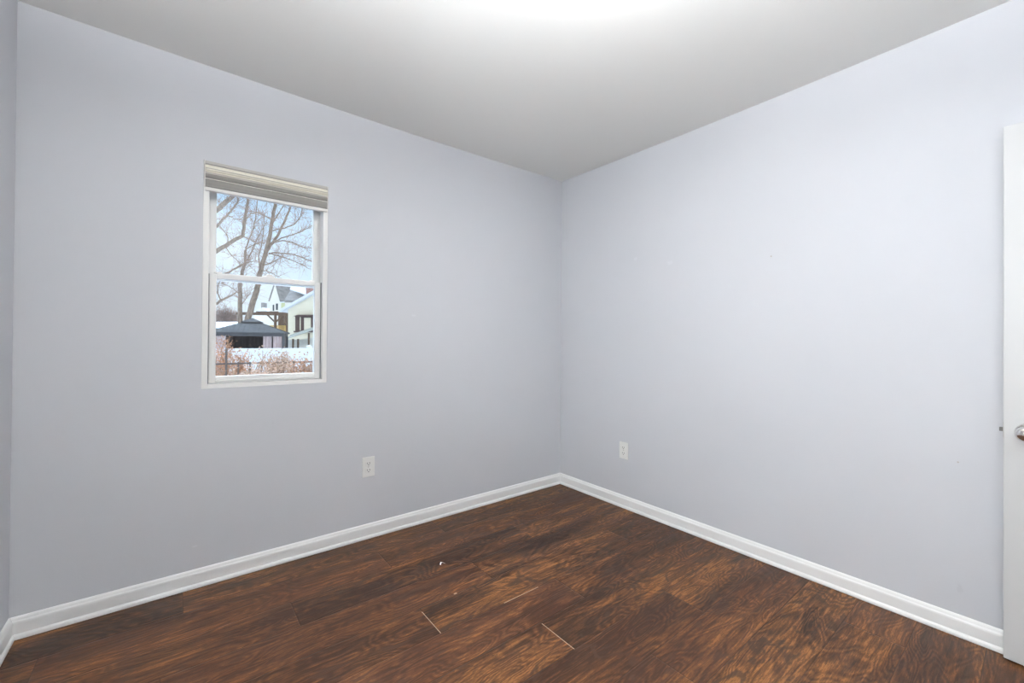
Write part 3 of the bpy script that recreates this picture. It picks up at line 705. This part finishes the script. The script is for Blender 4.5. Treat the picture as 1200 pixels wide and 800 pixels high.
# cream house at right
D = 27
hs = thing('cream_house', gz(at(350, 400, D)), 'cream sided house with white rake board at the right of the view', 'house')
gy = lambda px, d: (400-0)  # keeps reading simple
def bot(px, d): return 395.9+(1.1558-GZ)*FPX/d
ppoly('siding', [(337.5, bot(337, D)), (337.5, 359), (364, 344.5), (400, 325), (436, 345), (460, 362), (460, bot(460, D))], D, 7, M['cream'], hs)
ppoly('rake_board', [(326.5, 365.5), (326.5, 363.8), (400, 322.3), (462, 360.2), (462, 362), (400, 325)], D-.35, .35, M['whitewood'], hs)
quadprism('roof', [at(326.5, 363, D-.35), at(400, 321.5, D-.35), at(400, 321.5, D-.35)+FWD*7.5, at(326.5, 363, D-.35)+FWD*7.5], -.15, M['snow'], hs)
quadprism('roof', [at(400, 321.5, D-.35), at(462, 359, D-.35), at(462, 359, D-.35)+FWD*7.5, at(400, 321.5, D-.35)+FWD*7.5], -.15, M['snow'], hs)
wf = ppoly('window', [(346, 388), (346, 369.5), (367, 369.5), (367, 388)], D-.05, .1, M['shutter'], hs)
ppoly('pane', [(356.3, 386.5), (356.3, 372), (364, 372), (364, 386.5)], D-.09, .06, M['cream'], wf)
ppoly('pane', [(351.3, 387), (351.3, 371.5), (352.2, 371.5), (352.2, 387)], D-.09, .06, M['cream'], wf)
ppoly('window_hood', [(343.5, 370.3), (349, 368.6), (368, 368.6), (368, 370.3)], D-.3, .3, M['shutter'], hs)
ppoly('window_sill', [(344, 389.2), (344, 387.6), (368, 387.6), (368, 389.2)], D-.2, .2, M['shutter'], hs)
# lean-to awning in front of the cream house
aw = thing('awning_shelter', gz(at(352, 400, 24.5)), 'weathered sloping lean-to roof on posts before the cream house', 'shelter')
quadprism('awning_roof', [at(336, 397.3, 24), at(340, 396, 24), at(368, 386.5, 24), at(368, 383, 25.8), at(341, 392.2, 25.8)], .08, M['awning'], aw)
for px in (343.5, 349.4, 362.0):
    bm = bmesh.new(); p = at(px, 397 if px < 350 else 390, 24.3); tube(bm, [gz(p), p], .055, 6); link('post', bm, M['brownwood'], aw)
ppoly('low_wall', [(333, bot(333, 25)), (333, 397.8), (352, 397.8), (368, 395), (368, bot(368, 25))], 25, .15, M['paleside'], aw)

# timber deck / pergola between gazebo and cream house
pg = thing('timber_deck', gz(at(320, 400, 28)), 'dark timber pergola with a yellow rail attached to the cream house', 'deck')
ppoly('beam', [(277, 368.6), (277, 365.4), (338, 366.6), (338, 369.6)], 28, .2, M['brownwood'], pg)
ppoly('beam', [(300, 366.2), (300, 364.6), (338, 364.9), (338, 366.6)], 30, .2, M['brownwood'], pg)
for px, d in ((322.7, 28), (282, 28), (337, 28), (327.5, 30), (334, 30)):
    bm = bmesh.new(); p = at(px, 368, d); tube(bm, [gz(p), p], .085, 4); link('post', bm, M['brownwood'], pg)
for a_, b_ in (((313.5, 369), (321.8, 377)), ((331, 369), (323.6, 377))):
    bm = bmesh.new(); tube(bm, [at(*a_, 28.05), at(*b_, 28.05)], .05, 4); link('brace', bm, M['brownwood'], pg)
ppoly('back_screen', [(328.5, bot(328, 30.5)), (328.5, 369), (337.5, 369), (337.5, bot(337, 30.5))], 30.5, .1, M['brownwood'], pg)
ppoly('deck_floor', [(316, 393.5), (316, 391.8), (338, 391.8), (338, 393.5)], 28.2, 2.2, M['brownwood'], pg)
ppoly('rail', [(316, 382.2), (316, 381), (336, 381.2), (336, 382.4)], 28.4, .08, M['yellowwood'], pg)
for k in range(12):
    px = 317+k*1.7; ppoly('baluster', [(px, 391.8), (px, 382), (px+.95, 382), (px+.95, 391.8)], 28.42, .05, M['yellowwood'], pg)

# far gabled house
D2 = 46
fh = thing('gabled_house', gz(at(325, 400, D2)), 'pale gabled house with steep grey roof far behind the deck', 'house')
A0, AP, B0 = at(315.5, 353, D2), at(322.3, 331.5, D2), at(328, 352.5, D2)
Re, Ee = at(352, 334.5, D2+4), at(350, 352.5, D2+4)
ppoly('gable_wall', [(316, bot(316, D2)), (316, 353), (322.3, 333), (327.7, 353), (327.7, bot(327, D2))], D2, .3, M['paleside'], fh)
bm = bmesh.new(); b0 = at(327.7, 353, D2+.1); e0 = at(350, 352.5, D2+4); prism(bm, [gz(b0), b0, e0, gz(e0)], FWD*5); link('side_wall', bm, M['yellowside'], fh)
quadprism('roof', [AP, B0+Vector((0, 0, -.1)), Ee, Re], .15, M['shingle'], fh)
quadprism('roof', [AP, A0, A0+FWD*6+R0*2, Re], -.15, M['shingle'], fh)
bm = bmesh.new(); prism(bm, [at(327.7, 354.5, D2-.1), at(327.7, 352.9, D2-.1), at(349.5, 352.4, D2+3.9), at(349.5, 354, D2+3.9)], FWD*.2); link('eave_board', bm, M['whitewood'], fh)
for (u0, u1, v0, v1) in ((319.5, 321.0, 357, 364), (323.4, 325.4, 355.5, 363)):
    ppoly('window', [(u0, v1), (u0, v0), (u1, v0), (u1, v1)], D2-.05, .1, M['darkglass'], fh)
# second roof with snow and a chimney
sh2 = thing('snowy_roofed_house', gz(at(355, 400, 40)), 'house with a snow covered grey roof and brick chimney beyond the cream house', 'house')
quadprism('roof', [at(333, 352, 39), at(343, 335.5, 42), at(352, 336, 42), at(366, 346, 39.5), at(366, 352, 39)], .2, M['shingle'], sh2)
quadprism('snow_patch', [at(339.5, 338.5, 40.2), at(341.5, 335.3, 40.8), at(358, 336, 40.8), at(358.5, 345, 39), at(352, 342.5, 39.6)], .1, M['snow'], sh2)
ppoly('house_wall', [(334, bot(334, 40.5)), (334, 352), (370, 352), (370, bot(370, 40.5))], 40.5, 4, M['paleside'], sh2)
ppoly('chimney', [(358.5, 350), (358.5, 336), (366, 336), (366, 350)], 38.5, .9, M['brick'], sh2)
# small distant house
D3 = 75
dh = thing('distant_house', gz(at(307, 400, D3)), 'small distant white roofed house between the tall tree and gabled house', 'house')
ppoly('house_wall', [(298, bot(298, D3)), (298, 366), (307.5, 360.5), (316, 366), (316, bot(316, D3))], D3, 6, M['paleside'], dh)
quadprism('roof', [at(296.5, 367, D3-.4), at(307.5, 360, D3-.4), at(307.5, 360, D3-.4)+FWD*7, at(296.5, 367, D3-.4)+FWD*7], -.2, M['snow'], dh)
quadprism('roof', [at(307.5, 360, D3-.4), at(317, 367, D3-.4), at(317, 367, D3-.4)+FWD*7, at(307.5, 360, D3-.4)+FWD*7], -.2, M['snow'], dh)
ppoly('chimney', [(306, 362), (306, 354.5), (309, 354.5), (309, 362)], D3+.5, 1, M['shingle'], dh)
# low snow covered outbuilding and brick shed at left
ob = thing('snowy_outbuilding', gz(at(262, 400, 33)), 'low outbuilding with a snow covered roof at the left of the view', 'shed')
ppoly('shed_wall', [(225, bot(225, 33)), (225, 386), (278, 386), (278, bot(278, 33))], 33, 4, M['brick'], ob)
quadprism('shed_roof', [at(222, 386.5, 32.6), at(280, 386, 32.6), at(280, 379, 36), at(222, 379, 36)], .15, M['snow'], ob)
# closing row of distant snowy rooftops / hillside behind everything
hill = bmesh.new()
pts = []
for i in range(41):
    px = 60+i*16; py = 388-4*math.sin(i*.9)-2*math.sin(i*2.3); pts.append((px, py))
prism(hill, [at(60, 400, 110)]+[at(px, py, 110) for px, py in pts]+[at(pts[-1][0], 400, 110)], FWD*20)
link('hills', hill, M['snow'], kind='structure')
